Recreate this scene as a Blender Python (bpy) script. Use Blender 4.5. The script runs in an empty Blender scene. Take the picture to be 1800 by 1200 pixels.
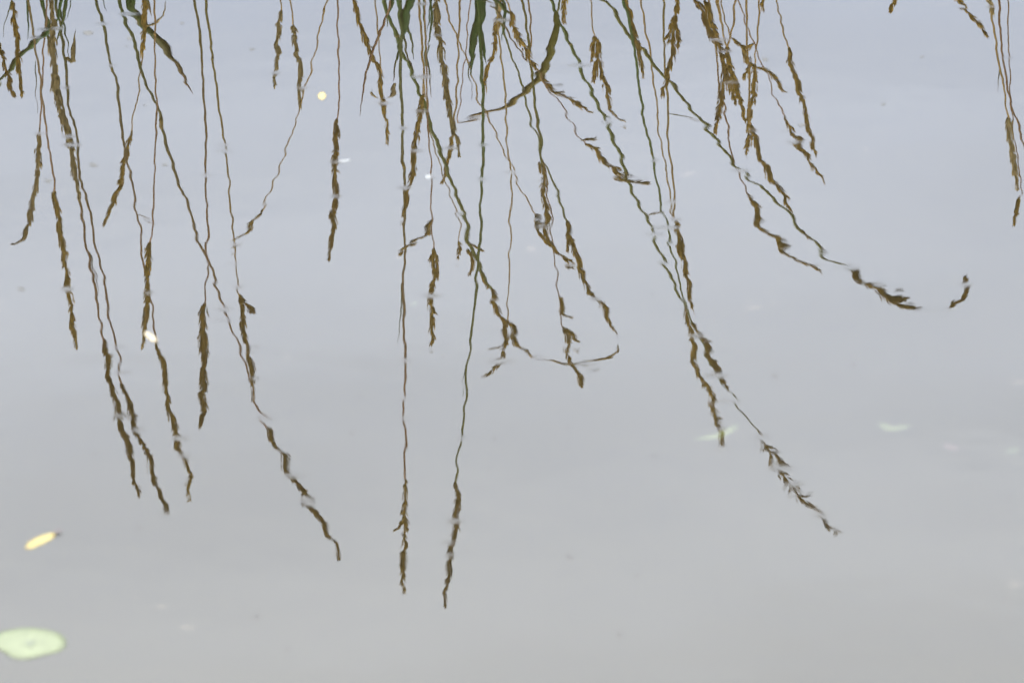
import bpy, math, random
import numpy as np
from mathutils import Vector

random.seed(7)
rng = np.random.default_rng(7)
SC = bpy.context.scene
COL = SC.collection
R = math.radians

# ------------------------------------------------------------------ camera
H = 2.05                 # eye height above the water
PITCH = 22.0             # looking down across the pond
LENS = 200.0
IW, IH = 1800.0, 1200.0
cam_d = bpy.data.cameras.new('camera')
cam = bpy.data.objects.new('camera', cam_d)
COL.objects.link(cam)
cam.location = (0, 0, H)
cam.rotation_euler = (R(90 - PITCH), 0, 0)
cam_d.sensor_width = 36.0
cam_d.lens = LENS
cam_d.clip_end = 2000
cam_d.dof.use_dof = True
cam_d.dof.focus_distance = 7.85      # focused on the mirrored grass, so things on the water are soft
cam_d.dof.aperture_fstop = 13.0
SC.camera = cam

# ------------------------------------------------------------------ sky, sun, exposure
SUN_EL, SUN_AZ = 58.0, 205.0         # high, behind the camera, veiled by cloud
world = bpy.data.worlds.new('World')
SC.world = world
world.use_nodes = True
nt = world.node_tree
nt.nodes.clear()
N = nt.nodes.new
L = nt.links.new
out = N('ShaderNodeOutputWorld')
bg = N('ShaderNodeBackground')
bg.inputs['Strength'].default_value = 0.1
sky = N('ShaderNodeTexSky')
sky.sky_type = 'NISHITA'
sky.sun_disc = False
sky.sun_elevation = R(SUN_EL)
sky.sun_rotation = R(SUN_AZ)
tc = N('ShaderNodeTexCoord')
sep = N('ShaderNodeSeparateXYZ')
L(tc.outputs['Generated'], sep.inputs[0])
mr = N('ShaderNodeMapRange')         # overcast: horizon dim, zenith bright
mr.inputs['From Min'].default_value = 0.0
mr.inputs['From Max'].default_value = 1.0
mr.inputs['To Min'].default_value = -3.9
mr.inputs['To Max'].default_value = 27.2
L(sep.outputs['Z'], mr.inputs['Value'])
hue = N('ShaderNodeMapRange')
hue.inputs['From Min'].default_value = 0.30
hue.inputs['From Max'].default_value = 0.46
L(sep.outputs['Z'], hue.inputs['Value'])
ccol = N('ShaderNodeMix'); ccol.data_type = 'RGBA'
ccol.inputs['A'].default_value = (0.855, 0.94, 1.135, 1)
ccol.inputs['B'].default_value = (0.985, 1.0, 0.99, 1)
L(hue.outputs[0], ccol.inputs['Factor'])
mp = N('ShaderNodeMapping')
mp.inputs['Scale'].default_value = (1.0, 1.0, 5.0)
L(tc.outputs['Generated'], mp.inputs['Vector'])
cn = N('ShaderNodeTexNoise')
cn.inputs['Scale'].default_value = 7.0
cn.inputs['Detail'].default_value = 4.0
cn.inputs['Roughness'].default_value = 0.5
L(mp.outputs[0], cn.inputs['Vector'])
cm = N('ShaderNodeMapRange')
cm.inputs['From Min'].default_value = 0.3
cm.inputs['From Max'].default_value = 0.7
cm.inputs['To Min'].default_value = 0.925
cm.inputs['To Max'].default_value = 1.085
L(cn.outputs['Fac'], cm.inputs['Value'])
mul = N('ShaderNodeMath'); mul.operation = 'MULTIPLY'
fl = N('ShaderNodeMath'); fl.operation = 'SMOOTH_MAX'; fl.inputs[1].default_value = 0.8; fl.inputs[2].default_value = 1.5
L(mr.outputs[0], fl.inputs[0]); L(fl.outputs[0], mul.inputs[0]); L(cm.outputs[0], mul.inputs[1])
sc_ = N('ShaderNodeVectorMath'); sc_.operation = 'SCALE'
L(ccol.outputs['Result'], sc_.inputs[0]); L(mul.outputs[0], sc_.inputs['Scale'])
mix = N('ShaderNodeMix'); mix.data_type = 'RGBA'
mix.inputs['Factor'].default_value = 0.93
L(sky.outputs[0], mix.inputs['A']); L(sc_.outputs[0], mix.inputs['B'])
L(mix.outputs['Result'], bg.inputs['Color'])
L(bg.outputs[0], out.inputs['Surface'])

sun_d = bpy.data.lights.new('sun', 'SUN')
sun_d.energy = 0.6
sun_d.angle = R(25)
sun_d.color = (1.0, 0.96, 0.90)
sun = bpy.data.objects.new('sun', sun_d)
COL.objects.link(sun)
az = R(SUN_AZ)
to_sun = Vector((math.sin(az) * math.cos(R(SUN_EL)), math.cos(az) * math.cos(R(SUN_EL)), math.sin(R(SUN_EL))))
sun.rotation_euler = to_sun.to_track_quat('Z', 'Y').to_euler()
sun.location = (0, -6, 12)

SC.view_settings.view_transform = 'Standard'
SC.view_settings.look = 'None'
SC.view_settings.exposure = 2.62
SC.view_settings.gamma = 1.0
SC.view_settings.use_curve_mapping = False
SC.render.engine = 'CYCLES'
SC.cycles.use_denoising = True
SC.cycles.denoiser = 'OPENIMAGEDENOISE'
SC.cycles.denoising_input_passes = 'RGB'
SC.cycles.max_bounces = 8
SC.cycles.transmission_bounces = 6

# ------------------------------------------------------------------ helpers
PXR = LENS / 36.0 * IW          # pixels of the photograph per unit tangent
cp, sp = math.cos(R(PITCH)), math.sin(R(PITCH))

def ray(px, py):
    u = (px - IW / 2) / PXR
    v = -(py - IH / 2) / PXR
    d = Vector((u, cp + v * sp, -sp + v * cp))
    return d.normalized()

def on_water(px, py, depth=0.0):
    d = ray(px, py)
    p = Vector((0, 0, H)) + d * (H / -d.z)
    if depth > 0:                # bend into the water
        c = -d.z
        n = 1 / 1.333
        k = math.sqrt(1 - n * n * (1 - c * c))
        t = Vector((d.x * n, d.y * n, -k))
        p = p + t * (depth / k)
    return p

def mirrored(px, py, Y):
    """the point at distance Y whose mirror image in the water shows at this pixel"""
    d = ray(px, py)
    t = Y / d.y
    return Vector((d.x * t, Y, -(H + d.z * t)))

def tag(o, label=None, cat=None, group=None, kind=None):
    if label: o['label'] = label
    if cat: o['category'] = cat
    if group: o['group'] = group
    if kind: o['kind'] = kind
    return o

class MB:
    def __init__(s):
        s.v, s.f, s.c = [], [], []
    def add(s, vs, fs, cs):
        b = len(s.v)
        s.v += [tuple(v) for v in vs]
        s.f += [tuple(b + i for i in f) for f in fs]
        s.c += cs
    def build(s, name, mat, parent=None, origin=Vector((0, 0, 0)), smooth=True):
        me = bpy.data.meshes.new(name)
        me.from_pydata([tuple(Vector(v) - origin) for v in s.v], [], s.f)
        at = me.color_attributes.new('Col', 'FLOAT_COLOR', 'POINT')
        arr = np.ones((len(s.v), 4), dtype=np.float32)
        arr[:, :3] = np.array(s.c, dtype=np.float32)
        at.data.foreach_set('color', arr.ravel())
        if smooth:
            me.polygons.foreach_set('use_smooth', [True] * len(me.polygons))
        me.materials.append(mat)
        o = bpy.data.objects.new(name, me)
        COL.objects.link(o)
        if parent is not None:
            o.parent = parent
        else:
            o.location = origin
        return o

def lerp(a, b, t): return a + (b - a) * t
def lerpc(a, b, t): return tuple(x + (y - x) * t for x, y in zip(a, b))

def resample(pts, step):
    """Catmull-Rom through pts, then points about `step` apart; returns (points, param 0..1 by length)"""
    P = [Vector(p) for p in pts]
    if len(P) == 2:
        dense = [P[0].lerp(P[1], i / 12) for i in range(13)]
    else:
        Q = [P[0] * 2 - P[1]] + P + [P[-1] * 2 - P[-2]]
        dense = []
        for i in range(1, len(Q) - 2):
            a, b, c, d = Q[i - 1], Q[i], Q[i + 1], Q[i + 2]
            for k in range(10):
                t = k / 10
                dense.append(0.5 * ((2 * b) + (c - a) * t + (2 * a - 5 * b + 4 * c - d) * t * t + (3 * b - a - 3 * c + d) * t ** 3))
        dense.append(P[-1])
    acc = [0.0]
    for i in range(1, len(dense)):
        acc.append(acc[-1] + (dense[i] - dense[i - 1]).length)
    tot = acc[-1]
    n = max(3, int(tot / step) + 1)
    res, j = [], 0
    for i in range(n + 1):
        s_ = tot * i / n
        while j < len(acc) - 2 and acc[j + 1] < s_:
            j += 1
        k = (s_ - acc[j]) / max(1e-9, acc[j + 1] - acc[j])
        res.append(dense[j].lerp(dense[j + 1], min(1, max(0, k))))
    return res, [i / n for i in range(n + 1)], tot

def frames(pts):
    T, A, B = [], [], []
    up = Vector((0.13, -0.97, 0.2)).normalized()
    for i in range(len(pts)):
        t = (pts[min(i + 1, len(pts) - 1)] - pts[max(i - 1, 0)]).normalized()
        a = t.cross(up)
        if a.length < 1e-4:
            a = t.cross(Vector((1, 0, 0)))
        a.normalize()
        b = t.cross(a).normalized()
        T.append(t); A.append(a); B.append(b)
    return T, A, B

def add_tube(mb, pts, rad, cols, n=6):
    T, A, B = frames(pts)
    vs, cs, fs = [], [], []
    for i, p in enumerate(pts):
        for k in range(n):
            th = 2 * math.pi * k / n
            vs.append(p + (A[i] * math.cos(th) + B[i] * math.sin(th)) * rad[i])
            cs.append(cols[i])
    for i in range(len(pts) - 1):
        for k in range(n):
            a = i * n + k; b = i * n + (k + 1) % n
            fs.append((a, b, b + n, a + n))
    fs.append(tuple(range(n))[::-1])
    fs.append(tuple((len(pts) - 1) * n + k for k in range(n)))
    mb.add(vs, fs, cs)

def add_blade(mb, pts, wid, cols, roll=0.0, fold=0.35):
    """a grass leaf: a shallow V in section with a little thickness, three strips wide"""
    T, A, B = frames(pts)
    vs, cs, fs = [], [], []
    for i, p in enumerate(pts):
        r = roll + 0.18 * math.sin(i * 0.21)
        a = A[i] * math.cos(r) + B[i] * math.sin(r)
        b = B[i] * math.cos(r) - A[i] * math.sin(r)
        w = wid[i] * 0.5
        th = min(0.0004, 0.2 * w + 5e-5)
        for (s_, dz) in ((-1, fold * w), (0, 0), (1, fold * w)):
            vs.append(p + a * (s_ * w) + b * dz)
            cs.append(cols[i])
        vs.append(p - b * th); cs.append(cols[i])
    for i in range(len(pts) - 1):
        o = i * 4; q = o + 4
        fs += [(o, o + 1, q + 1, q), (o + 1, o + 2, q + 2, q + 1), (o + 2, o + 3, q + 3, q + 2), (o + 3, o, q, q + 3)]
    mb.add(vs, fs, cs)

def add_spikelet(mb, base, d, a, length, w, col):
    """one slim pointed spikelet"""
    b = d.cross(a).normalized()
    m1, m2 = base + d * length * 0.3, base + d * length * 0.7
    vs = [base]
    for m, r in ((m1, w * 0.5), (m2, w * 0.36)):
        for k in range(4):
            th = math.pi / 2 * k
            vs.append(m + (a * math.cos(th) + b * math.sin(th) * 0.8) * r)
    vs.append(base + d * length)
    fs = [(0, 1 + k, 1 + (k + 1) % 4) for k in range(4)]
    fs += [(1 + k, 5 + k, 5 + (k + 1) % 4, 1 + (k + 1) % 4) for k in range(4)]
    fs += [(9, 5 + (k + 1) % 4, 5 + k) for k in range(4)]
    dk = lerpc(col, (col[0] * 0.62, col[1] * 0.6, col[2] * 0.5), random.random())
    mb.add(vs, fs, [dk] * 10)

# ------------------------------------------------------------------ materials
def new_mat(name):
    m = bpy.data.materials.new(name)
    m.use_nodes = True
    t = m.node_tree
    return m, t, t.nodes['Principled BSDF']

def plant_mat(name, rough=0.6, transl=0.25, nscale=260.0):
    m, t, b = new_mat(name)
    at = t.nodes.new('ShaderNodeAttribute'); at.attribute_name = 'Col'
    no = t.nodes.new('ShaderNodeTexNoise'); no.inputs['Scale'].default_value = nscale
    no.inputs['Detail'].default_value = 3
    geo = t.nodes.new('ShaderNodeNewGeometry')
    t.links.new(geo.outputs['Position'], no.inputs['Vector'])
    mr = t.nodes.new('ShaderNodeMapRange')
    mr.inputs['From Min'].default_value = 0.3; mr.inputs['From Max'].default_value = 0.7
    mr.inputs['To Min'].default_value = 0.72; mr.inputs['To Max'].default_value = 1.25
    t.links.new(no.outputs['Fac'], mr.inputs['Value'])
    sc = t.nodes.new('ShaderNodeVectorMath'); sc.operation = 'SCALE'
    t.links.new(at.outputs['Color'], sc.inputs[0]); t.links.new(mr.outputs[0], sc.inputs['Scale'])
    t.links.new(sc.outputs[0], b.inputs['Base Color'])
    b.inputs['Roughness'].default_value = rough
    b.inputs['Specular IOR Level'].default_value = 0.25
    tr = t.nodes.new('ShaderNodeBsdfTranslucent')
    t.links.new(sc.outputs[0], tr.inputs['Color'])
    mx = t.nodes.new('ShaderNodeMixShader'); mx.inputs[0].default_value = transl
    o = t.nodes['Material Output']
    t.links.new(b.outputs[0], mx.inputs[1]); t.links.new(tr.outputs[0], mx.inputs[2])
    t.links.new(mx.outputs[0], o.inputs['Surface'])
    return m

M_STEM = plant_mat('grass_stem', 0.55, 0.05)
M_HEAD = plant_mat('grass_seed_head', 0.7, 0.2, 420)
M_LEAF = plant_mat('grass_leaf', 0.5, 0.25, 160)
M_FLOAT = plant_mat('floating_leaf', 0.45, 0.1, 220)

def water_mat():
    m, t, b = new_mat('pond_water')
    b.inputs['Base Color'].default_value = (0.22, 0.205, 0.15, 1)
    b.inputs['Roughness'].default_value = 0.0
    b.inputs['IOR'].default_value = 1.333
    b.inputs['Transmission Weight'].default_value = 1.0
    geo = t.nodes.new('ShaderNodeNewGeometry')
    prev = None
    # (wavelength m, height m, stretch along x, detail)
    for lam, amp, sx, det in ((0.21, 1.5e-4, 0.8, 0.0), (0.078, 1.05e-4, 0.9, 0.0), (0.042, 7.2e-5, 1.0, 0.0), (0.023, 2.2e-5, 1.0, 0.0)):
        mp = t.nodes.new('ShaderNodeMapping')
        mp.inputs['Scale'].default_value = (sx / lam, 1 / lam, 0.0)
        mp.inputs['Location'].default_value = (lam * 731.0, lam * 193.0, lam * 57.0)
        t.links.new(geo.outputs['Position'], mp.inputs['Vector'])
        no = t.nodes.new('ShaderNodeTexNoise')
        no.inputs['Scale'].default_value = 1.0
        no.inputs['Detail'].default_value = det
        t.links.new(mp.outputs[0], no.inputs['Vector'])
        mu = t.nodes.new('ShaderNodeMath'); mu.operation = 'MULTIPLY'
        mu.inputs[1].default_value = amp * 1000.0
        t.links.new(no.outputs['Fac'], mu.inputs[0])
        if prev is None:
            prev = mu
        else:
            ad = t.nodes.new('ShaderNodeMath'); ad.operation = 'ADD'
            t.links.new(prev.outputs[0], ad.inputs[0]); t.links.new(mu.outputs[0], ad.inputs[1])
            prev = ad
    # patches of film and fine capillary ripples blur the mirror locally
    fa = t.nodes.new('ShaderNodeAttribute'); fa.attribute_name = 'rough'
    fm = t.nodes.new('ShaderNodeMath'); fm.operation = 'MULTIPLY'; fm.inputs[1].default_value = 0.17
    t.links.new(fa.outputs['Fac'], fm.inputs[0]); t.links.new(fm.outputs[0], b.inputs['Roughness'])
    bu = t.nodes.new('ShaderNodeBump')
    bu.inputs['Strength'].default_value = 1.0
    bu.inputs['Distance'].default_value = 0.001
    t.links.new(prev.outputs[0], bu.inputs['Height'])
    t.links.new(bu.outputs[0], b.inputs['Normal'])
    return m
M_WATER = water_mat()

def ground_mat():
    m, t, b = new_mat('pond_bank_ground')
    geo = t.nodes.new('ShaderNodeNewGeometry')
    sep = t.nodes.new('ShaderNodeSeparateXYZ'); t.links.new(geo.outputs['Position'], sep.inputs[0])
    n1 = t.nodes.new('ShaderNodeTexNoise'); n1.inputs['Scale'].default_value = 9; n1.inputs['Detail'].default_value = 8
    t.links.new(geo.outputs['Position'], n1.inputs['Vector'])
    mud = t.nodes.new('ShaderNodeMix'); mud.data_type = 'RGBA'
    mud.inputs['A'].default_value = (0.020, 0.016, 0.007, 1); mud.inputs['B'].default_value = (0.030, 0.024, 0.011, 1)
    t.links.new(n1.outputs['Fac'], mud.inputs['Factor'])
    turf = t.nodes.new('ShaderNodeMix'); turf.data_type = 'RGBA'
    turf.inputs['A'].default_value = (0.05, 0.075, 0.02, 1); turf.inputs['B'].default_value = (0.11, 0.10, 0.045, 1)
    t.links.new(n1.outputs['Fac'], turf.inputs['Factor'])
    mr = t.nodes.new('ShaderNodeMapRange'); mr.inputs['From Min'].default_value = 0.0; mr.inputs['From Max'].default_value = 0.08
    t.links.new(sep.outputs['Z'], mr.inputs['Value'])
    mx = t.nodes.new('ShaderNodeMix'); mx.data_type = 'RGBA'
    t.links.new(mr.outputs[0], mx.inputs['Factor'])
    t.links.new(mud.outputs['Result'], mx.inputs['A']); t.links.new(turf.outputs['Result'], mx.inputs['B'])
    t.links.new(mx.outputs['Result'], b.inputs['Base Color'])
    b.inputs['Roughness'].default_value = 0.9
    bu = t.nodes.new('ShaderNodeBump'); bu.inputs['Distance'].default_value = 0.02
    t.links.new(n1.outputs['Fac'], bu.inputs['Height']); t.links.new(bu.outputs[0], b.inputs['Normal'])
    return m
M_GROUND = ground_mat()

# ------------------------------------------------------------------ ground: one sheet with the pond basin in it
def smooth(a, b, x):
    t = np.clip((x - a) / (b - a), 0, 1)
    return t * t * (3 - 2 * t)

def ground_z(x, y):
    edge = 6.72 + 0.06 * np.sin(x * 2.3) + 0.04 * np.sin(x * 5.1 + 1)
    far = smooth(edge - 0.35, edge + 0.25, y)
    near = 1 - smooth(-1.6, -0.3, y)
    side = smooth(22, 25, np.abs(x))
    z = -0.5 + far * 0.57 + smooth(edge + 0.2, edge + 3.5, y) * 0.12
    z = np.maximum(z, -0.5 + near * 1.0)
    z = np.maximum(z, -0.5 + side * 0.75)
    z = z + 0.012 * np.sin(x * 7.1 + y * 3.3) * np.cos(y * 6.7 - x * 2.1)
    return z

def grid_mesh(name, xs, ys, zf, mat):
    X, Y = np.meshgrid(xs, ys)
    Z = zf(X, Y)
    V = np.stack([X, Y, Z], -1).reshape(-1, 3).astype(np.float32)
    nx, ny = len(xs), len(ys)
    i = np.arange(nx - 1); j = np.arange(ny - 1)
    I, J = np.meshgrid(i, j)
    a = (J * nx + I).ravel()
    F = np.stack([a, a + 1, a + 1 + nx, a + nx], -1).astype(np.int32)
    me = bpy.data.meshes.new(name)
    me.vertices.add(len(V)); me.vertices.foreach_set('co', V.ravel())
    me.loops.add(F.size); me.loops.foreach_set('vertex_index', F.ravel())
    me.polygons.add(len(F))
    me.polygons.foreach_set('loop_start', np.arange(0, F.size, 4, dtype=np.int32))
    me.polygons.foreach_set('loop_total', np.full(len(F), 4, dtype=np.int32))
    me.polygons.foreach_set('use_smooth', np.ones(len(F), dtype=bool))
    me.update(calc_edges=True)
    me.materials.append(mat)
    o = bpy.data.objects.new(name, me)
    COL.objects.link(o)
    return o

def lines(dense0, dense1, step, far0, far1, grow=1.35):
    a = list(np.arange(dense0, dense1 + step * 0.5, step))
    s = step; v = a[-1]
    while v < far1:
        s *= grow; v += s; a.append(min(v, far1))
    s = step; v = a[0]
    while v > far0:
        s *= grow; v -= s; a.insert(0, max(v, far0))
    return np.array(a)

g = grid_mesh('ground', lines(-4, 4, 0.1, -600, 600, 1.2), lines(-2, 11, 0.1, -600, 900, 1.2), ground_z, M_GROUND)
tag(g, 'muddy pond bed and low grassy bank', kind='structure')

# little dimples where specks and insects dent the surface film (places read from the photograph)
DIMP = [(592, 285, 1.3), (262, 515, 1.2), (263, 460, .8), (358, 641, 1.1), (395, 542, .8), (118, 508, 1.0), (415, 430, .8), (418, 505, .7),
 (60, 66, 1.1), (75, 52, 1.0), (225, 25, 1.2), (100, 50, .9), (710, 225, .8), (708, 330, .8), (757, 520, 1.3), (675, 182, 1.4), (742, 135, 1.3),
 (770, 62, .9), (890, 250, 1.0), (893, 303, .8), (965, 102, 1.0), (1017, 115, 1.2), (1035, 155, 1.0), (1065, 215, .9), (1025, 470, 1.5),
 (1010, 475, 1.2), (945, 390, 1.1), (955, 398, 1.0), (1150, 412, 1.2), (1170, 400, 1.0), (1190, 385, .9), (1165, 462, .9), (1152, 282, 1.1), (1180, 355, 1.1),
 (1305, 298, 1.2), (1300, 300, .8), (1285, 145, 1.1), (1380, 222, 1.1), (1390, 250, .8), (1420, 218, .8), (1265, 70, 1.1), (1275, 90, 1.2), (1490, 470, 1.3),
 (1640, 545, 1.5), (1625, 541, .9), (948, 627, 1.0), (885, 600, .9), (885, 635, .9), (1225, 590, 1.2), (1240, 640, 1.2), (1262, 660, 1.1),
 (1285, 705, 1.0), (1335, 768, 1.3), (1375, 822, .8), (1400, 850, .9), (1272, 788, 1.2), (467, 735, 1.5), (525, 835, 1.2), (540, 877, .9), (390, 545, .8),
 (320, 770, .8), (325, 800, .8), (245, 755, .8), (222, 655, .9), (215, 610, .6), (440, 628, .7), (397, 266, 1.0), (390, 255, .7), (365, 308, .7), (180, 42, .8),
 (200, 115, .7), (282, 200, .7), (65, 307, .7), (65, 235, .7), (120, 240, .9), (125, 255, 1.0), (780, 315, .9), (792, 260, .9), (757, 312, .7), (850, 255, .8),
 (848, 315, .8), (713, 634, .8), (713, 700, .6), (716, 735, .6), (813, 745, 1.1), (812, 770, 1.1), (812, 700, .7), (800, 915, .7), (712, 920, 1.2), (709, 985, .8),
 (790, 975, .7), (245, 870, 1.0), (293, 905, .9), (1743, 22, 1.1), (1740, 12, .8), (1545, 500, .8), (1700, 500, .8), (540, 155, .7), (485, 128, 1.1), (430, 545, .8),
 (1013, 668, .8), (1030, 640, .8), (1440, 905, .8), (735, 195, .7), (735, 265, .6), (590, 345, .5), (1080, 590, .7), (1047, 525, .7), (1420, 265, .6)]
dimp = []
for (px, py, s_) in DIMP:
    if random.random() < 0.3: continue
    p = on_water(px, py)
    dimp.append((p.x, p.y, 0.0036 + 0.0016 * s_ * random.random(), 0.12e-4 * s_ * (1 if random.random() < .7 else -.8), min(1.0, 0.35 + 0.5 * s_ * random.random()), random.uniform(1.5, 3.2)))
for k in range(160):
    p = on_water(random.uniform(-60, 1860), random.uniform(-60, 1250))
    dimp.append((p.x, p.y, random.uniform(0.003, 0.005), random.uniform(0.05, 0.25) * 1e-4, random.choice((0, 0, 0.25, 0.5)), random.uniform(1.2, 2.6)))
dimp = np.array(dimp)

ROUGH = {}
def water_z(X, Y):
    Z = np.zeros_like(X)
    Rf = np.zeros_like(X)
    xs, ys = X[0], Y[:, 0]
    for (dx, dy, r, a, q, sx) in dimp:
        i0, i1 = np.searchsorted(xs, [dx - 8 * r, dx + 8 * r]); j0, j1 = np.searchsorted(ys, [dy - 5 * r, dy + 5 * r])
        if i1 <= i0 or j1 <= j0: continue
        sub = ((X[j0:j1, i0:i1] - dx) ** 2 + (Y[j0:j1, i0:i1] - dy) ** 2) / (r * r)
        Z[j0:j1, i0:i1] -= a * np.exp(-sub)
        sub = ((X[j0:j1, i0:i1] - dx) / (r * sx)) ** 2 + ((Y[j0:j1, i0:i1] - dy) / (r * 1.25)) ** 2
        Rf[j0:j1, i0:i1] = np.maximum(Rf[j0:j1, i0:i1], q * np.exp(-sub ** 2))
    ROUGH['a'] = Rf
    return Z
w = grid_mesh('water', lines(-0.62, 0.62, 0.002, -26, 26, 1.3), lines(4.28, 6.2, 0.0028, -1.5, 7.3, 1.25), water_z, M_WATER)
ra = w.data.attributes.new('rough', 'FLOAT', 'POINT')
ra.data.foreach_set('value', ROUGH['a'].ravel().astype(np.float32))
tag(w, 'still grey pond water mirroring the overcast sky', kind='structure')

# ------------------------------------------------------------------ grass stalks
GREEN = (0.040, 0.098, 0.010)
OLIVE = (0.135, 0.135, 0.022)
STRAW = (0.330, 0.200, 0.055)
RUST = (0.270, 0.140, 0.062)
TAN = (0.400, 0.295, 0.125)
HEAD = (0.385, 0.235, 0.028)
HEADD = (0.290, 0.168, 0.018)

STALKS = []
def S(stem, head=None, w=(4, 3), hw=10, c0=STRAW, c1=STRAW, hc=HEAD, loose=0.15, leaves=(), spk=(), Y=None, label=None):
    """stem, head: pixel paths from the root towards the tip; leaves: (path, width px, colour, colour at tip); spk: side branches (path, width)"""
    STALKS.append(dict(stem=stem, head=head, w=w, hw=hw, c0=c0, c1=c1, hc=hc, loose=loose, leaves=leaves, spk=spk, Y=Y, label=label))

# --- clump on one side
S([(14, -60), (18, -25)], [(21, -10), (25, 30), (28, 60), (33, 117), (36, 145), (39, 172)], hw=11)
S([(-30, 0), (-16, 40)], [(-8, 65), (2, 95), (10, 120), (18, 148), (26, 170)], hw=9, hc=HEADD, leaves=[([(22, -10), (17, 15), (10, 40), (5, 63)], 2.5, OLIVE, OLIVE)])
S([(45, -40), (50, 0), (56, 45), (63, 87), (70, 135), (74, 165), (80, 213), (87, 260), (95, 317), (97, 338)],
  [(97, 340), (103, 380), (108, 420), (114, 465), (118, 500), (124, 545), (129, 580), (133, 613)], hw=13, c0=OLIVE, c1=RUST, w=(4.5, 3),
  leaves=[([(48, -20), (49, 20), (48, 70)], 4, GREEN, GREEN)])
S([(82, -30), (80, 20), (79, 63), (75, 135), (73, 175), (71, 215)], [(70, 228), (67, 260), (67, 295), (62, 335), (56, 370), (49, 400), (42, 415), (33, 424), (22, 430)], hw=12, c1=RUST, w=(4, 2.5), hc=(.36, .25, .09))
S([(84, -50), (88, -15)], [(89, -5), (92, 40), (94, 80), (98, 150), (104, 185), (112, 215), (122, 250), (130, 290), (137, 330), (141, 350)], hw=14, hc=TAN, loose=.1)
S([(64, -40), (72, 0), (84, 60), (97, 112), (108, 165), (118, 215), (128, 267), (137, 333), (147, 395), (158, 470), (172, 545), (181, 600)],
  [(183, 606), (191, 640), (199, 680), (207, 720), (215, 755), (228, 800), (237, 840), (245, 880)], hw=14, c0=GREEN, c1=RUST, w=(6, 3.5), hc=HEADD,
  leaves=[([(152, 425), (160, 460), (168, 500), (171, 530)], 2, OLIVE, RUST), ([(62, 110), (63, 150), (66, 195)], 1.8, OLIVE, RUST)])
S([(92, -30), (97, 0), (106, 50), (115, 100), (120, 167), (133, 233), (143, 313), (163, 400), (175, 470), (190, 550), (205, 620), (216, 660)],
  [(217, 666), (224, 695), (229, 725), (238, 750), (246, 772), (260, 803), (272, 840), (285, 880), (295, 903)], hw=12, c0=GREEN, c1=RUST, w=(6.5, 3), hc=HEADD,
  leaves=[([(103, -10), (108, 30), (118, 70), (124, 98), (128, 105)], 4, GREEN, OLIVE), ([(126, -5), (121, 18), (113, 34)], 2.2, GREEN, OLIVE),
          ([(119, 94), (124, 108), (129, 112), (130, 88), (132, 57)], 11, TAN, TAN)])
S([(163, -30), (170, 0), (183, 47), (192, 100), (205, 153), (213, 213), (223, 267), (233, 323), (245, 400), (255, 460), (266, 523), (274, 585)],
  [(278, 600), (283, 630), (288, 660), (298, 707), (305, 747), (316, 785), (324, 820), (332, 843), (331, 870)], hw=12, c0=GREEN, c1=RUST, w=(6.5, 3),
  leaves=[([(241, 378), (257, 381), (274, 385)], 1.8, STRAW, RUST), ([(176, -15), (184, 5), (189, 14)], 2, GREEN, OLIVE)])
S([(200, -40), (210, 0), (220, 33), (240, 93), (254, 140), (266, 167), (280, 207), (293, 250), (310, 310), (327, 350), (343, 400), (360, 443), (373, 487), (390, 527), (407, 577), (427, 630), (438, 677), (447, 703), (466, 733)],
  [(468, 742), (481, 772), (495, 803), (512, 838), (527, 863), (545, 890), (562, 915), (578, 943), (588, 960), (595, 977)], hw=14, c0=GREEN, c1=RUST, w=(7, 3.2), hc=HEADD,
  leaves=[([(222, -12), (232, 18), (246, 36), (263, 57), (285, 80), (303, 97), (315, 122), (330, 147), (341, 168)], 14, GREEN, RUST),
          ([(237, 36), (255, 43), (274, 38), (288, 22), (292, -4)], 5, TAN, TAN)],
  label='long green grass stalk slanting outward with a dark seed head at its kinked tip')
S([(256, -60), (255, -30)], [(255, -15), (254, 20), (252, 60), (248, 98)], hw=11)
S([(270, -40), (271, 0), (273, 83), (274, 167), (275, 233), (272, 300), (269, 400), (267, 420)], [(266, 424), (262, 470), (261, 505), (257, 555), (251, 612)], hw=13, w=(3.5, 2.5), c1=RUST)
S([(262, -40), (258, 0), (256, 50), (250, 97), (244, 150), (238, 190), (233, 220)], [(231, 228), (224, 275), (213, 317), (200, 355), (182, 396)], hw=11, w=(3, 2.2))
S([(336, -40), (342, 0), (352, 60), (357, 133), (361, 217), (362, 300), (364, 400), (361, 480), (360, 528)], [(359, 533), (356, 580), (358, 620), (357, 660), (359, 690), (352, 730), (350, 748)], hw=16, c0=OLIVE, c1=RUST, w=(5.5, 2.5), hc=HEADD)
S([(357, -40), (362, 0), (370, 73), (380, 147), (388, 217), (395, 267), (403, 333), (408, 400), (415, 460), (418, 515)], [(422, 523), (428, 560), (432, 600), (438, 635), (443, 665), (441, 692)], hw=12, c0=OLIVE, c1=STRAW, w=(6, 2.2), hc=HEADD,
  spk=[([(421, 520), (432, 538), (446, 552)], 7)])
S([(105, 15), (97, 36), (90, 50)], None, w=(5, 4), c0=GREEN, c1=GREEN,
  leaves=[([(97, 36), (77, 60), (50, 84), (27, 113), (2, 145), (-20, 168)], 13, GREEN, OLIVE)])
S([(496, -40), (493, -5), (491, 12)], [(491, 20), (490, 50), (488, 90), (485, 123), (480, 152)], hw=8, hc=TAN, w=(3, 2))
S([(506, -40), (510, 0), (512, 25)], [(515, 38), (520, 85), (527, 125), (529, 160), (528, 190)], hw=11, hc=TAN, w=(3.5, 2.5))
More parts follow.
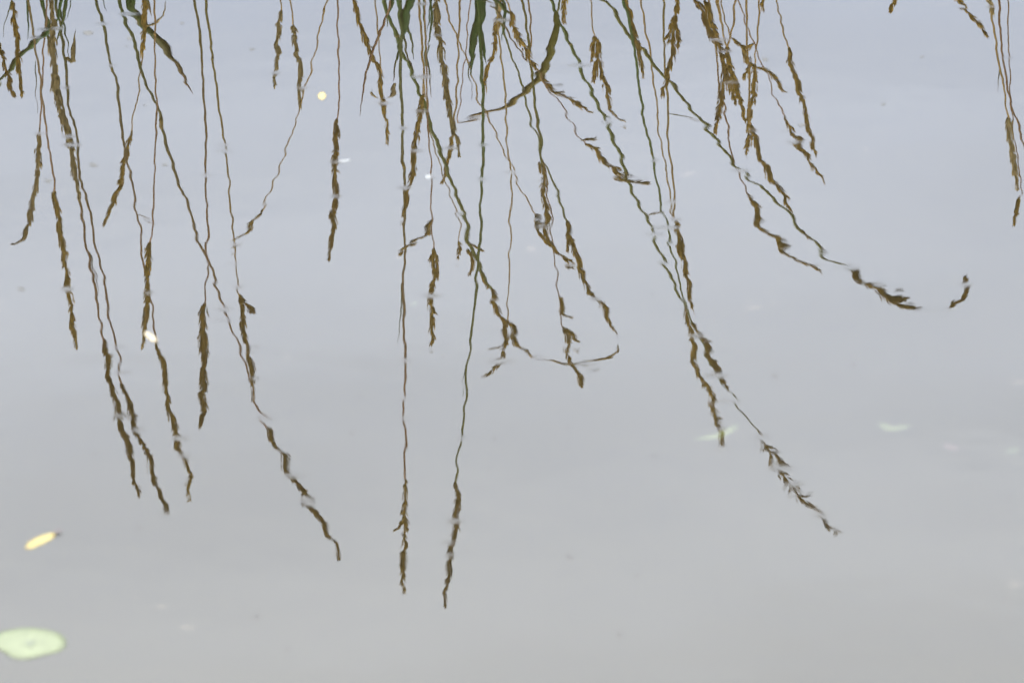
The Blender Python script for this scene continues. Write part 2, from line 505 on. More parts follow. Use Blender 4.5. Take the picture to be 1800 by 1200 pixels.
S([(584, -40), (575, 0), (563, 50), (550, 110), (536, 158), (528, 190), (513, 233), (497, 277), (480, 330), (464, 357)], [(462, 360), (453, 378), (443, 395), (430, 411), (409, 433)], hw=7, w=(3.2, 2),
  label='thin straw grass stalk curving back against its neighbours with a small slim head')
S([(594, -40), (594, 0), (593, 50), (596, 140), (594, 200)], [(593, 205), (590, 255), (590, 300), (590, 350), (585, 400), (579, 452)], hw=13, w=(3.5, 2.6), hc=HEADD, c1=RUST)
# --- middle clump
S([(610, -50), (617, -20)], [(620, -10), (627, 25), (633, 43), (643, 70), (653, 97), (667, 127), (671, 160), (674, 185), (677, 210), (681, 248)], hw=10,
  leaves=[([(652, 156), (657, 167), (667, 174)], 7, TAN, HEAD), ([(695, 150), (690, 163), (680, 174)], 9, TAN, TAN)])
S([(657, -40), (660, 0), (663, 43), (668, 83), (671, 130)], None, w=(3, 2))
S([(690, -20), (682, 27)], None, w=(3, 3), c0=RUST, c1=RUST, leaves=[([(682, 27), (667, 60), (652, 105), (640, 150), (632, 206)], 5, RUST, RUST)])
S([(702, -40), (703, 0), (706, 60), (705, 100), (704, 150), (707, 217), (708, 283), (710, 333), (711, 400), (712, 467), (709, 527), (712, 600), (714, 640), (714, 690), (715, 730), (713, 775), (713, 830)],
  [(713, 842), (712, 880), (714, 912), (712, 945), (711, 1000), (709, 1048)], hw=11, c0=GREEN, c1=RUST, w=(6.5, 3), loose=.35,
  leaves=[([(727, -20), (722, 5), (713, 38), (706, 75), (705, 90)], 17, GREEN, GREEN), ([(708, 500), (705, 545), (700, 607)], 2.2, OLIVE, OLIVE), ([(702, 85), (697, 110), (691, 145)], 4, GREEN, RUST)],
  spk=[([(713, 895), (704, 915), (690, 932)], 6)],
  label='upright green grass stalk with a broad leaf low down')
S([(664, -30), (675, 0), (687, 37), (703, 80), (717, 113), (733, 150), (747, 187), (760, 233), (777, 277), (790, 310), (807, 360), (820, 410), (832, 447), (845, 478), (857, 503)],
  [(860, 512), (873, 540), (887, 567), (905, 590), (920, 610), (938, 627)], hw=13, c0=GREEN, c1=OLIVE, w=(7, 5.5),
  leaves=[([(707, 60), (716, 95), (727, 130)], 3.5, OLIVE, RUST), ([(932, 622), (945, 629), (975, 632)], 3.6, RUST, RUST)],
  spk=[([(820, 413), (833, 430), (848, 444)], 6), ([(822, 440), (828, 460), (825, 487)], 8), ([(845, 475), (852, 497), (853, 510)], 7), ([(880, 560), (888, 590), (884, 606)], 6), ([(968, 630), (1000, 638), (1030, 637), (1060, 630), (1078, 620), (1086, 608)], 5.5)],
  label='green grass stalk bowed in a wide arch, its head ending in an upturned hook')
S([(742, 100), (748, 170), (752, 215), (757, 240), (768, 275), (780, 315), (793, 350), (806, 390)], [(806, 415), (807, 435), (804, 462)], hw=7, w=(3, 1.6), loose=.3)
S([(735, -40), (737, 0), (740, 40), (742, 87), (745, 130), (744, 152)], [(743, 158), (738, 200), (730, 250), (725, 300), (715, 345), (706, 387)], hw=11, w=(5, 3), c0=TAN, c1=STRAW)
S([(744, -40), (745, 0), (748, 50), (747, 117)], None, w=(6, 3), c0=GREEN, c1=GREEN, leaves=[([(748, 85), (752, 117), (758, 163)], 4, GREEN, RUST), ([(762, -20), (757, 20), (750, 60)], 4, GREEN, GREEN)])
S([(765, -60), (767, -30)], [(768, -10), (770, 50), (775, 100), (782, 150), (793, 207), (802, 240), (807, 277)], hw=14, hc=(.37, .27, .10))
S([(770, -40), (782, 0), (793, 40), (813, 90), (830, 130), (840, 173), (853, 197), (877, 243), (900, 300), (920, 343), (940, 380)], [(941, 382), (950, 388), (948, 402), (955, 415)], hw=8, w=(4, 2), loose=.3)
S([(836, -40), (828, 0), (820, 45), (822, 70), (813, 127), (807, 183), (803, 215)], None, w=(2.8, 1.6), c1=RUST)
S([(800, 180), (796, 230)], [(795, 240), (790, 265), (785, 290), (776, 328)], hw=9)
S([(840, -40), (842, 20), (845, 95), (848, 150), (850, 217), (850, 283), (847, 333), (843, 400), (838, 477), (830, 550), (827, 600), (822, 643), (818, 690), (815, 725), (811, 760), (806, 800), (803, 835)],
  [(802, 848), (802, 880), (799, 920), (794, 960), (788, 1000), (783, 1030), (780, 1064)], hw=13, c0=GREEN, c1=OLIVE, w=(7, 3), hc=HEADD, loose=.2,
  leaves=[([(838, -30), (845, 20), (837, 52), (830, 88), (828, 128)], 20, GREEN, GREEN), ([(842, 20), (848, 70), (854, 116)], 9, GREEN, GREEN), ([(826, 105), (824, 130), (830, 166)], 2.5, GREEN, RUST),
          ([(821, 640), (818, 662), (811, 687)], 2.2, OLIVE, OLIVE)],
  label='tallest green grass stalk with broad dark leaves, rising beside the upright green one')
S([(884, -40), (880, 0)], [(878, 20), (868, 85), (855, 130), (850, 162)], hw=10)
S([(872, -40), (875, 0), (880, 100), (888, 167), (892, 240), (896, 300), (898, 400), (896, 470), (893, 520), (892, 553)], [(891, 560), (888, 590), (883, 612), (884, 630), (868, 652), (849, 669)], hw=8, w=(4, 2.2), loose=.5, c0=TAN,
  spk=[([(888, 590), (876, 600), (862, 609)], 5)],
  label='pale thin grass stalk with a loose drooping head broken into small tufts')
S([(868, 0), (880, 30), (890, 65), (905, 112), (920, 153), (930, 200), (947, 247), (957, 283), (967, 307), (980, 340), (993, 385)], [(997, 397), (1010, 430), (1018, 462), (1030, 493), (1047, 523), (1067, 553), (1084, 594)], hw=11, w=(4.5, 3.2), c0=OLIVE, c1=OLIVE,
  spk=[([(998, 400), (1001, 425), (1001, 446)], 6)])
S([(914, -40), (918, 0), (925, 43), (933, 100), (940, 167), (950, 233), (953, 283)], [(954, 292), (958, 345), (960, 390), (964, 420), (977, 442), (996, 461), (1013, 468)], hw=12, w=(5, 3.5), c1=OLIVE, loose=.25, spk=[([(950, 285), (948, 303)], 6), ([(940, 385), (955, 418), (975, 440)], 7)])
S([(926, -40), (928, 0), (933, 50), (934, 117), (942, 190), (952, 260), (960, 310), (968, 370), (971, 405), (974, 443), (983, 527), (987, 575)], [(988, 577), (997, 607), (1004, 635), (1012, 655), (1021, 674)], hw=8, w=(3.5, 2), c1=RUST, loose=.4,
  spk=[([(983, 530), (990, 545), (1004, 560)], 5), ([(989, 575), (1000, 592), (1014, 606)], 7)])
S([(880, -40), (890, 0)], [(895, 20), (910, 60), (928, 90), (943, 120), (962, 147), (993, 167), (1020, 187), (1041, 199)], hw=12, loose=.4)
S([(838, -20), (855, 5), (877, 22), (900, 67), (943, 123), (980, 177), (1005, 220), (1024, 244)], [(1030, 252), (1042, 263), (1060, 280), (1080, 297), (1105, 310), (1143, 321)], hw=11, w=(3.2, 2), c0=GREEN, c1=RUST, spk=[([(1022, 243), (1034, 240), (1046, 239)], 5)])
S([(985, -10), (980, 25)], None, w=(4, 4), c0=OLIVE, c1=OLIVE, leaves=[([(979, 25), (976, 55), (970, 87), (957, 123), (932, 150), (900, 180), (867, 200), (830, 208), (804, 215)], 14, (.17, .165, .016), (.26, .14, .04))],
  label='short grass shoot with one broad olive leaf curling over to a dry tip')
S([(1000, -30), (996, -15)], [(994, -8), (992, 15), (990, 37)], hw=8)
S([(955, -30), (968, 0), (980, 33), (1000, 73), (1017, 113), (1033, 150), (1063, 210), (1080, 250), (1100, 300), (1113, 333), (1127, 367), (1140, 397), (1151, 419), (1170, 470), (1189, 512), (1200, 535)],
  [(1202, 542), (1211, 575), (1216, 605), (1222, 640), (1237, 670), (1246, 705), (1258, 735), (1269, 763), (1271, 785)], hw=13, c0=GREEN, c1=OLIVE, w=(7, 5), loose=.3,
  label='stout green grass stalk slanting outward with a long ragged head')
S([(1094, -30), (1097, 0), (1110, 57), (1118, 110), (1127, 173), (1137, 227), (1147, 277), (1157, 327), (1173, 397), (1188, 470), (1203, 530), (1222, 580), (1240, 622), (1265, 660), (1290, 702), (1310, 735), (1331, 763)],
  [(1335, 768), (1360, 802), (1387, 842), (1412, 873), (1440, 905), (1476, 938)], hw=24, c0=GREEN, c1=OLIVE, w=(6, 2.2), loose=.8, hc=HEADD,
  spk=[([(1215, 565), (1232, 590), (1246, 605)], 5), ([(1222, 580), (1240, 610), (1250, 632)], 5), ([(1240, 622), (1262, 640), (1272, 665)], 5), ([(1250, 640), (1276, 668), (1282, 690)], 4), ([(1235, 610), (1250, 630), (1262, 650)], 5)],
  label='grass stalk with a wide open feathery panicle, longest of those slanting outward')
S([(1030, -40), (1037, 0), (1042, 45)], [(1045, 60), (1053, 110), (1063, 143), (1070, 180), (1080, 208), (1096, 219)], hw=10, w=(2.8, 2), loose=.25, spk=[([(1043, 60), (1041, 85), (1037, 112)], 7), ([(1048, 105), (1046, 125), (1044, 145)], 8)])
S([(1048, -20), (1062, 0), (1080, 23), (1100, 53), (1133, 93), (1157, 123), (1183, 153), (1217, 197), (1250, 233), (1283, 273), (1300, 293), (1327, 320), (1367, 360), (1405, 402), (1430, 430), (1455, 452), (1485, 465)],
  [(1495, 473), (1520, 493), (1545, 505), (1562, 523), (1590, 538), (1622, 543)], hw=20, c0=OLIVE, c1=OLIVE, w=(7, 4), loose=.35, hc=HEADD,
  spk=[([(1548, 515), (1572, 522), (1598, 528)], 9), ([(1405, 400), (1414, 412), (1420, 424)], 5), ([(1668, 541), (1688, 527), (1698, 508), (1698, 489)], 9)],
  leaves=[([(1615, 542), (1645, 545), (1672, 540)], 1.6, RUST, RUST)],
  label='dark grass stalk leaning far out over the water, its heavy head hooked at the tip')
S([(1098, -40), (1099, -15)], [(1100, -5), (1110, 40), (1120, 80), (1131, 132)], hw=10)
S([(1120, -40), (1125, 0), (1137, 67), (1147, 127), (1155, 187), (1163, 250), (1173, 310), (1180, 353), (1192, 400), (1205, 455)], None, w=(4, 2.2), c1=STRAW, spk=[([(1170, 365), (1155, 375), (1142, 386)], 6)])
S([(1165, -40), (1165, 0), (1168, 100), (1173, 167), (1177, 250), (1185, 333), (1189, 383)], [(1189, 388), (1195, 430), (1205, 470), (1212, 500), (1214, 525), (1221, 547)], hw=11, w=(4, 3), c0=OLIVE,
  leaves=[([(1175, 202), (1200, 207), (1229, 216)], 2.2, OLIVE, RUST)])
S([(1196, -50), (1192, -20)], [(1190, -8), (1186, 40), (1181, 70), (1183, 95), (1176, 120), (1170, 150), (1162, 175)], hw=11, loose=.35, spk=[([(1184, 30), (1178, 50), (1170, 63)], 6), ([(1188, 45), (1192, 65), (1191, 88)], 7)])
S([(748, 60), (750, 150), (752, 230), (757, 283), (758, 333), (760, 400), (761, 428)], [(761, 436), (758, 465), (762, 485), (758, 515), (760, 550), (761, 585), (761, 613)], hw=12, w=(3, 2), c1=RUST, loose=.2,
  spk=[([(760, 396), (745, 410), (733, 421), (717, 434), (702, 446)], 6), ([(762, 440), (767, 465), (768, 492)], 6)],
  label='thin straw grass stalk with one slim branch sticking out below its hanging head')
# --- clump on the other side
S([(1212, -40), (1219, -15)], [(1222, -5), (1238, 28), (1250, 60), (1264, 85), (1272, 108), (1276, 135), (1269, 168), (1263, 200), (1257, 235)], hw=15, loose=.25, hc=HEADD)
S([(1240, -50), (1247, 0), (1258, 80), (1265, 153), (1277, 213), (1287, 267), (1300, 305), (1313, 347)], [(1318, 353), (1335, 388), (1355, 410), (1380, 435), (1410, 457), (1446, 475)], hw=11, w=(4.5, 2.6), c1=RUST, loose=.25,
  spk=[([(1313, 347), (1325, 358), (1337, 372)], 5)])
S([(1256, -20), (1266, 30), (1274, 75)], [(1277, 88), (1289, 138), (1303, 180), (1312, 217)], hw=11)
S([(1297, -30), (1293, 0), (1287, 43), (1280, 77), (1272, 110)], [(1271, 112), (1283, 145), (1290, 170), (1293, 190)], w=(5, 3.5), hw=8)
S([(1255, -30), (1262, 0), (1268, 35), (1271, 65)], None, w=(3, 2))
S([(1226, -30), (1236, -8)], [(1240, 0), (1248, 25), (1256, 48), (1262, 70)], hw=11)
S([(1337, -40), (1335, 0), (1332, 67), (1328, 103)], [(1327, 108), (1325, 150), (1323, 180), (1318, 213), (1311, 268)], hw=13, w=(3.6, 2.8), loose=.3, spk=[([(1325, 80), (1312, 87), (1300, 80)], 6), ([(1320, 105), (1314, 125), (1307, 145)], 8)])
S([(1313, 60), (1316, 130), (1318, 190)], [(1320, 220), (1333, 265), (1345, 293), (1360, 320), (1377, 345), (1388, 377)], hw=13, w=(4, 3))
S([(1268, 10), (1281, 52)], [(1284, 62), (1303, 85), (1317, 110), (1343, 123), (1365, 145), (1381, 158)], hw=9, loose=.35, w=(3, 2))
S([(1288, -30), (1297, 0), (1313, 43), (1327, 80), (1350, 133), (1367, 187), (1376, 200)], [(1378, 203), (1393, 237), (1405, 252), (1418, 268), (1428, 288), (1448, 314)], hw=9, w=(2.8, 2), c1=RUST, loose=.25)
S([(1356, -40), (1363, 0), (1377, 50), (1385, 82)], [(1386, 86), (1393, 123), (1407, 167), (1417, 200), (1423, 240), (1437, 272)], hw=10, w=(3.2, 2.4))
S([(1348, -40), (1346, -25)], [(1344, -18), (1341, 0), (1340, 14)], hw=7)
S([(1583, -40), (1578, -20)], [(1576, -10), (1571, 5), (1565, 22)], hw=7)
S([(1660, -40), (1672, -14)], [(1676, -6), (1697, 12), (1717, 37), (1734, 64)], hw=8, loose=.3)
S([(1735, -40), (1740, 0), (1747, 50), (1753, 90), (1757, 120), (1767, 157), (1770, 195)], [(1771, 203), (1775, 240), (1780, 283), (1788, 329)], hw=13, w=(6, 3), hc=(.50, .37, .16), loose=.1,
  leaves=[([(1757, 118), (1755, 135), (1755, 160)], 2, OLIVE, RUST)], spk=[([(1735, -5), (1741, 8), (1745, 22)], 10)],
  label='grass stalk with a smooth pale cream seed head, apart from the others')
S([(1752, -40), (1755, 0), (1760, 67), (1767, 127), (1780, 187), (1797, 245), (1806, 290), (1812, 340)], None, w=(4.5, 3), c0=RUST, c1=RUST, label='bare reddish grass stalk beside the pale cream head')
S([(1778, 180), (1784, 250), (1790, 290), (1796, 338), (1792, 353)], [(1791, 356), (1788, 375), (1782, 392)], hw=8, w=(2.6, 1.8), c1=RUST)

S([(690, -60), (696, -20), (700, 10)], None, w=(5, 4), c0=GREEN, c1=GREEN, leaves=[([(700, 10), (712, 35), (722, 70), (729, 105)], 7, GREEN, OLIVE), ([(697, -10), (686, 20), (680, 48)], 6, GREEN, OLIVE)])
S([(868, -60), (872, -30)], None, w=(5, 4), c0=GREEN, c1=GREEN, leaves=[([(866, -20), (873, 5), (893, 25), (905, 45)], 7, GREEN, OLIVE), ([(873, -20), (885, 10), (887, 45), (882, 70)], 6, GREEN, GREEN)])
S([(116, -60), (119, -30)], None, w=(5, 4), c0=GREEN, c1=GREEN, leaves=[([(119, -20), (113, 20), (104, 60), (100, 85)], 7, GREEN, OLIVE), ([(72, -20), (77, 20), (88, 50), (92, 72)], 6, GREEN, OLIVE)])
S([(240, -60), (236, -30)], None, w=(5, 4), c0=GREEN, c1=GREEN, leaves=[([(238, -20), (233, 8), (240, 32), (252, 50)], 8, GREEN, OLIVE), ([(250, -20), (262, 8), (266, 28)], 6, OLIVE, RUST)])
S([(756, -60), (754, -30)], None, w=(5, 4), c0=GREEN, c1=GREEN, leaves=[([(754, -20), (760, 30), (754, 80), (746, 118)], 5, GREEN, OLIVE)])

PX = 7.86 / PXR                # metres per photo pixel at the grass
def lift(path, Y, lean, z0):
    out_ = []
    for (x, y) in path:
        p = mirrored(x, y, Y)
        if lean:
            p = mirrored(x, y, Y + lean * max(0.0, p.z - z0))
        out_.append(p)
    return out_

def add_head(mb, pts3, hw, col, loose):
    pts, ts, tot = resample(pts3, 0.004)
    T, A, B = frames(pts)
    n = len(pts)
    hwm = hw * PX * 1.03
    ph = random.random() * 9
    def prof(t):
        env = min(1.0, t / 0.12 + 0.25) * (1 - max(0, (t - 0.5) / 0.5) ** 1.5 * 0.72)
        return env * (0.88 + 0.13 * math.sin(t * tot * 95 + ph) + 0.07 * math.sin(t * tot * 230 + ph * 2))
    add_tube(mb, pts, [max(0.0004, hwm * 0.28 * (1 - 0.75 * loose) * prof(t)) for t in ts], [tuple(c * 0.8 for c in col)] * n, 6)
    count = int(tot / 0.0011 * (1.0 - 0.2 * loose))
    for k in range(count):
        t = (k + random.random()) / count
        # looser heads leave gaps between their whorls
        if loose > 0.12 and math.sin(t * tot * 2 * math.pi / 0.019 + ph) < -1.15 + loose * 1.25 and random.random() < 0.9:
            continue
        f = t * (n - 1); i = min(n - 2, int(f))
        c = pts[i].lerp(pts[i + 1], f - i)
        th = random.random() * 2 * math.pi
        rad = (A[i] * math.cos(th) + B[i] * math.sin(th))
        half = hwm * 0.5 * prof(t)
        ang = random.uniform(0.08, 0.32) + loose * random.uniform(0.0, 0.45)
        d = (T[i] * math.cos(ang) + rad * math.sin(ang)).normalized()
        ln = random.uniform(0.0080, 0.0130) * (0.75 + 0.03 * hw)
        base = c + rad * max(0.0, half * random.uniform(0.25, 0.85) - 0.0004) - T[i] * ln * 0.35
        if t > 0.93: ln *= 0.75
        a = d.cross(Vector((0, 1, 0.2)));
        if a.length < 1e-3: a = d.cross(Vector((1, 0, 0)))
        a.normalize()
        sh = random.uniform(0.78, 1.22)
        add_spikelet(mb, base, d, a, ln, random.uniform(0.0016, 0.0027), tuple(x * sh for x in col))

def side_name(d):
    stem = d['stem']
    full = stem + (d['head'] or [])
    dx = full[-1][0] - full[0][0]; dy = max(1.0, full[-1][1] - full[0][1])
    return dx / dy, full[-1][1]

for idx, d in enumerate(STALKS):
    Y = d['Y'] or random.uniform(7.12, 7.62)
    lean = random.uniform(-0.10, 0.14)
    st = lift(d['stem'], Y, lean, 0.3)
    # carry the stem down to the bank
    p0, p1 = st[0], st[1]
    slope = (p1.x - p0.x) / max(0.02, abs(p1.z - p0.z))
    slope = max(-0.5, min(0.5, slope))
    gx = p0.x - slope * p0.z * 0.7
    gz = float(ground_z(np.array(gx), np.array(Y)))
    base = Vector((gx, Y, gz))
    mid = base.lerp(p0, 0.5); mid.x += slope * 0.04
    full = [base + Vector((0, 0, -0.02)), mid] + st
    # label
    sl, tip = side_name(d)
    tone = 'green' if d['c0'] == GREEN else 'olive' if d['c0'] == OLIVE else 'straw' if d['c0'] in (STRAW, TAN) else 'reddish'
    size = 'tall' if tip > 560 else 'mid height' if tip > 280 else 'low'
    lead = 'upright' if abs(sl) < 0.13 else 'slanting' if abs(sl) < 0.42 else 'leaning'
    if d['head'] is None:
        tail = 'with a long leaf and no head' if d['leaves'] else 'without a seed head'
    else:
        kind = 'loose gappy' if d['loose'] > 0.22 else ('thick' if d['hw'] >= 12 else 'slim')
        shade = 'pale' if d['hc'] not in (HEAD, HEADD) else 'dark brown' if d['hc'] == HEADD else 'brown'
        tail = 'with a %s %s seed head' % (kind, shade)
    lab = d['label'] or '%s %s %s grass stalk %s on bank' % (size, lead, tone, tail)
    e = bpy.data.objects.new('grass_stalk', None)
    COL.objects.link(e)
    e.location = base
    e.empty_display_size = 0.02
    tag(e, lab, 'grass', 'grass stalks mirrored in the pond')
    # stem, reaching a little into the head
    sp_path = full + ([lift(d['head'], Y, lean, 0.3)[0]] if d['head'] else [])
    pts, ts, tot = resample(sp_path, 0.012)
    w0, w1 = d['w']
    rads, cols = [], []
    for p, t in zip(pts, ts):
        wv = lerp(w0, w1, t ** 0.8) * PX * 0.5 * 1.1
        rads.append(wv * (1 + 0.05 * math.sin(t * 31 + idx)))
        cols.append(lerpc(d['c0'], d['c1'], min(1, max(0, (t - 0.25) * 1.6))))
    mb = MB(); add_tube(mb, pts, rads, cols, 6)
    # joints on the culm
    for q in (0.3, 0.55):
        i = int(q * (len(pts) - 1))
        if 0 < i < len(pts) - 2:
            c = pts[i]; tdir = (pts[i + 1] - pts[i - 1]).normalized()
            seg = [c - tdir * 0.003, c - tdir * 0.0015, c + tdir * 0.0015, c + tdir * 0.003]
            add_tube(mb, seg, [rads[i] * 1.0, rads[i] * 1.3, rads[i] * 1.3, rads[i] * 1.0], [lerpc(cols[i], HEADD, 0.5)] * 4, 6)
    mb.build('stem', M_STEM, e, base)
    if d['head']:
        mb = MB()
        add_head(mb, lift(d['head'], Y, lean, 0.3), d['hw'], d['hc'], d['loose'])
        mb.build('seed_head', M_HEAD, e, base)
    for (pth, wd) in d['spk']:
        mb = MB()
        add_head(mb, lift(pth, Y, lean, 0.3), wd, d['hc'], 0.1)
        mb.build('side_spikelet', M_HEAD, e, base)
    for (pth, wd, ca, cb) in d['leaves']:
        pts, ts, tot = resample(lift(pth, Y, lean, 0.3), 0.008)
        mb = MB()
        wid = [max(0.0006, wd * PX * 1.05 * min(1, 0.5 + t * 3) * (1 - t ** 2.2 * 0.93)) for t in ts]
        add_blade(mb, pts, wid, [lerpc(ca, cb, t ** 1.5) for t in ts], roll=random.uniform(-.3, .3))
        mb.build('leaf', M_LEAF, e, base)
    # basal leaves under the part that the water mirrors to the camera
    for q in range(2):
        a = random.random() * 6.28; ln = random.uniform(0.14, 0.24)
        b0 = base + Vector((0, 0, 0.02))
        pth = [b0, b0 + Vector((math.cos(a) * ln * .25, math.sin(a) * ln * .25, ln * .75)), b0 + Vector((math.cos(a) * ln * .7, math.sin(a) * ln * .7, ln * .8))]
        pts, ts, tot = resample(pth, 0.02)
        mb = MB(); add_blade(mb, pts, [0.007 * (1 - t * .9) for t in ts], [lerpc(GREEN, OLIVE, t) for t in ts])
        mb.build('leaf', M_LEAF, e, base)

# short turf on the far bank (low enough that the water never shows it to the camera)
mb = MB()
for k in range(5200):
    x = random.uniform(-3.2, 3.2); y = 6.85 + random.random() ** 1.6 * 3.2
    z = float(ground_z(np.array(x), np.array(y)))
    hgt = random.uniform(0.03, 0.11); a = random.random() * 6.28; w_ = random.uniform(.002, .004)
    dx, dy = math.cos(a), math.sin(a); b = random.random() * 6.28; lx, ly = math.cos(b) * hgt * .5, math.sin(b) * hgt * .5
    c = lerpc(GREEN, OLIVE, random.random())
    vs = [(x - dx * w_, y - dy * w_, z - .01), (x + dx * w_, y + dy * w_, z - .01), (x + dx * w_ * .7 + lx * .4, y + dy * w_ * .7 + ly * .4, z + hgt * .6), (x - dx * w_ * .7 + lx * .4, y - dy * w_ * .7 + ly * .4, z + hgt * .6), (x + lx, y + ly, z + hgt)]
    mb.add(vs, [(0, 1, 2, 3), (3, 2, 4)], [c] * 5)
o = mb.build('bank_turf', M_LEAF)
tag(o, 'short green turf covering the far bank', 'turf', kind='stuff')

# ------------------------------------------------------------------ things on and just under the water
def outline_leaf(name, outline, mat, col, col2, thick=0.0007, lift_=0.0001, curl=0.0, depth=0.0, label='', cat='leaf', group=None, spot=None):
    """a thin leaf with real thickness from an outline in photo pixels laid on the water plane"""
    P = [on_water(x, y, depth) for x, y in outline]
    n = len(P)
    cen = sum(P, Vector()) / n
    Q, _, _ = resample([*P, P[0]], max(0.002, (P[0] - P[n // 2]).length / 14))
    Q = Q[:-1]; m = len(Q)
    zb = lift_ - depth
    rmax = max((q - cen).length for q in Q)
    vs, cs, fs = [], [], []
    rings = (1.0, 0.8, 0.5, 0.22)
    for side in (1, 0):
        for r in rings:
            for i, q in enumerate(Q):
                p = cen.lerp(q, r)
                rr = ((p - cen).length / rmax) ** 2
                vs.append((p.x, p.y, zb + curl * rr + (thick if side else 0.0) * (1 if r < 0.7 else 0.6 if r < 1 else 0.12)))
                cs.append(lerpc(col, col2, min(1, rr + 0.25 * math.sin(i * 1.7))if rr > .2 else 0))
        vs.append((cen.x, cen.y, zb + (thick if side else 0.0))); cs.append(col)
    L_ = len(rings) * m + 1
    for s_ in (0, 1):
        o_ = s_ * L_
        for r in range(len(rings) - 1):
            for i in range(m):
                a, b = o_ + r * m + i, o_ + r * m + (i + 1) % m
                f = (a, b, b + m, a + m)
                fs.append(f if s_ == 0 else f[::-1])
        for i in range(m):
            f = (o_ + (len(rings) - 1) * m + i, o_ + (len(rings) - 1) * m + (i + 1) % m, o_ + L_ - 1)
            fs.append(f if s_ == 0 else f[::-1])
    for i in range(m):
        j = (i + 1) % m
        fs.append((i, L_ + i, L_ + j, j))
    mb = MB(); mb.add(vs, fs, cs)
    o = mb.build(name, mat, None, Vector((cen.x, cen.y, zb)))
    tag(o, label, cat, group)
    return o, cen

def ell(cx, cy, a, b, rot=0, n=14):
    out_ = []
    for i in range(n):
        th = 2 * math.pi * i / n
        x, y = a * math.cos(th), b * math.sin(th)
        out_.append((cx + x * math.cos(rot) - y * math.sin(rot), cy + x * math.sin(rot) + y * math.cos(rot)))
    return out_

# lily pad: a blade with a dark sunken centre
pad, pc = outline_leaf('lily_pad', [(0, 1111), (20, 1106), (50, 1103), (85, 1107), (108, 1115), (116, 1127), (112, 1140), (95, 1147), (72, 1152), (45, 1158), (22, 1155), (5, 1144), (-12, 1135), (-14, 1120)],
    M_FLOAT, (0.058, 0.067, 0.038), (0.055, 0.065, 0.035), thick=0.0016, label='round pale green lily pad with a dark spot at its centre', cat='lily pad')
mb = MB()
c = on_water(53, 1133)
vs = [(c.x, c.y, 0.0024)]; fs = []; 
for i in range(12):
    th = i / 12 * 2 * math.pi
    r = 0.0042 * (1 + .3 * math.sin(3 * th))
    vs.append((c.x + r * math.cos(th), c.y + 1.5 * r * math.sin(th), 0.0021))
    fs.append((0, 1 + i, 1 + (i + 1) % 12))
mb.add(vs, fs, [(0.045, 0.052, 0.035)] * 13)
mb.build('stalk_scar', M_FLOAT, pad, pad.location)

lf, _ = outline_leaf('fallen_leaf', [(43, 963), (50, 953), (62, 946), (76, 940), (90, 936), (98, 937), (94, 944), (83, 951), (68, 958), (54, 964)], M_FLOAT, (0.130, 0.104, 0.030), (0.120, 0.090, 0.025),
     label='narrow yellow leaf with a short pink stalk floating on the water', cat='leaf')
mb = MB(); a_, b_ = on_water(95, 939), on_water(108, 934)
pts, ts, _ = resample([a_ + Vector((0, 0, .002)), b_ + Vector((0, 0, .002))], 0.002)
add_tube(mb, pts, [0.0008] * len(pts), [(0.085, 0.058, 0.062)] * len(pts), 5)
mb.build('leaf_stalk', M_FLOAT, lf, lf.location)
outline_leaf('petal', ell(566, 169, 7, 7), M_FLOAT, (0.15, 0.118, 0.045), (0.13, 0.10, 0.035), label='small round yellow petal floating between the grass reflections', cat='petal')
outline_leaf('petal', ell(265, 592, 14, 5.5, 0.65), M_FLOAT, (0.14, 0.12, 0.085), (0.12, 0.10, 0.07), label='slim cream petal lying across a seed head reflection', cat='petal')
outline_leaf('seed_fluff', ell(753, 311, 5.5, 4.5), M_FLOAT, (0.090, 0.094, 0.10), (0.07, 0.074, 0.08), label='tiny white tuft of seed fluff on the water', cat='seed fluff')
outline_leaf('seed_fluff', ell(607, 283, 13, 2.6, -.12), M_FLOAT, (0.068, 0.072, 0.078), (0.055, 0.058, 0.064), label='thin white wisp of seed fluff beside a seed head reflection', cat='seed fluff')
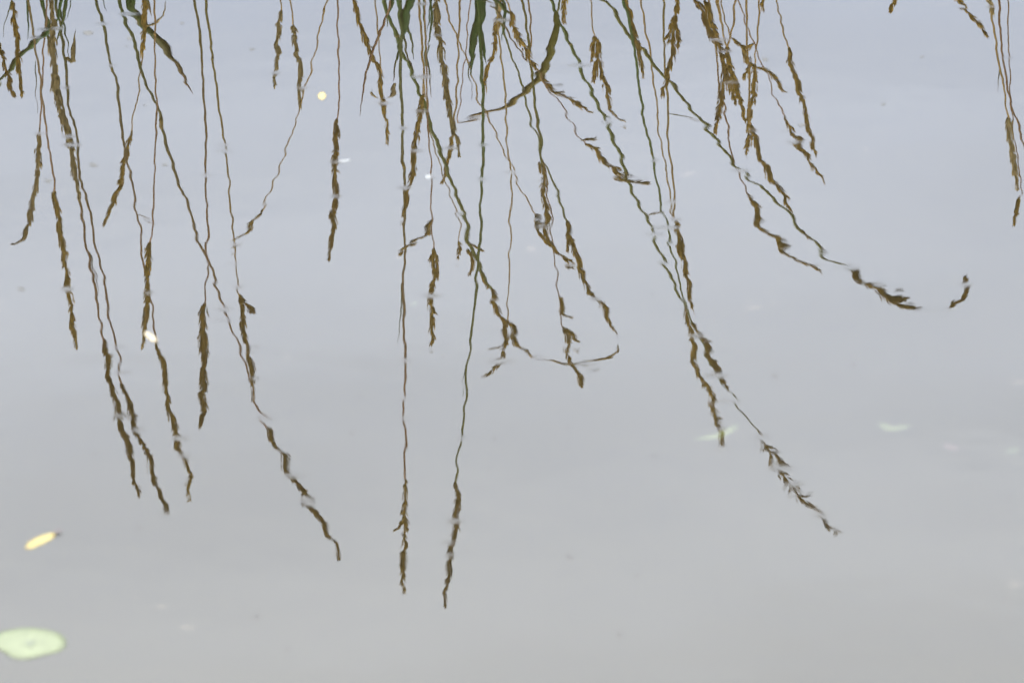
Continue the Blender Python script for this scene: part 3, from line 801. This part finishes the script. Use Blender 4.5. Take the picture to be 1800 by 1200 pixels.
# leaves under the surface
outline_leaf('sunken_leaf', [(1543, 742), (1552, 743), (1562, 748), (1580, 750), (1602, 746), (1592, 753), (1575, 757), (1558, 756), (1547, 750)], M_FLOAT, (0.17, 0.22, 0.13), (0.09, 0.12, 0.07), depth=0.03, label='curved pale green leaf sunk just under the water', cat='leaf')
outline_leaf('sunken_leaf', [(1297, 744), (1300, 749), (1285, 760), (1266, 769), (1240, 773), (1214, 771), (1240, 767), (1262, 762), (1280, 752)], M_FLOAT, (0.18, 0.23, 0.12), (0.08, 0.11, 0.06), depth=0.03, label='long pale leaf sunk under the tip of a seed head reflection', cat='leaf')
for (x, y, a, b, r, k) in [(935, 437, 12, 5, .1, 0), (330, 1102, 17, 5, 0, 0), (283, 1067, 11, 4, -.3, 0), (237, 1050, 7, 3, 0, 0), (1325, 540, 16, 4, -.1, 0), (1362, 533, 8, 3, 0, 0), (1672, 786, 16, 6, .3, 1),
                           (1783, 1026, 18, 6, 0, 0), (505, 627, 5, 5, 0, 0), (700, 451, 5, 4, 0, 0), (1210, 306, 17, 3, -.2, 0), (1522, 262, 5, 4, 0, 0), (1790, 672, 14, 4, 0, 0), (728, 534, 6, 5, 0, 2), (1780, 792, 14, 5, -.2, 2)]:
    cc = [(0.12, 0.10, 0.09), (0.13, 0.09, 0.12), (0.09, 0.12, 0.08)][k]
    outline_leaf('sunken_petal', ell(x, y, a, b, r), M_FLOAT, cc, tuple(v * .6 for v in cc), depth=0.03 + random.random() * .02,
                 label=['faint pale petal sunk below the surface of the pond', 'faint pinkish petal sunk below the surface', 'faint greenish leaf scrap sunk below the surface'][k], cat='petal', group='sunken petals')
# dark husks floating, out of focus
for (x, y, a) in [(155, 58, 11), (228, 68, 7), (37, 508, 8), (1001, 978, 8), (243, 927, 5), (450, 1083, 8), (1090, 1113, 7), (1553, 183, 5), (1362, 660, 6), (165, 290, 9), (85, 318, 8), (443, 87, 5), (165, 796, 5),
                  (320, 41, 4), (290, 290, 6), (1150, 800, 5), (1120, 1010, 4), (1620, 100, 4), (620, 760, 5), (505, 1140, 5), (1500, 640, 4), (870, 770, 5), (1410, 220, 8), (1345, 105, 7)]:
    outline_leaf('seed_husk', ell(x, y, a * .8, a * .30 + .6, random.uniform(-.25, .25), 8), M_FLOAT, (0.020, 0.019, 0.018), (0.025, 0.024, 0.024), thick=0.0004,
                 label='tiny dark seed husk floating on open water', cat='seed husk', group='floating seed husks')
for k in range(40):
    x, y = random.uniform(0, 1800), random.uniform(20, 1180)
    a = random.uniform(1.2, 2.4)
    outline_leaf('water_speck', ell(x, y, a, a * .6, 0, 6), M_FLOAT, (0.016, 0.015, 0.014), (0.018, 0.017, 0.016), thick=0.0003,
                 label='minute dark speck of dust floating on the pond', cat='speck', group='specks on the pond')
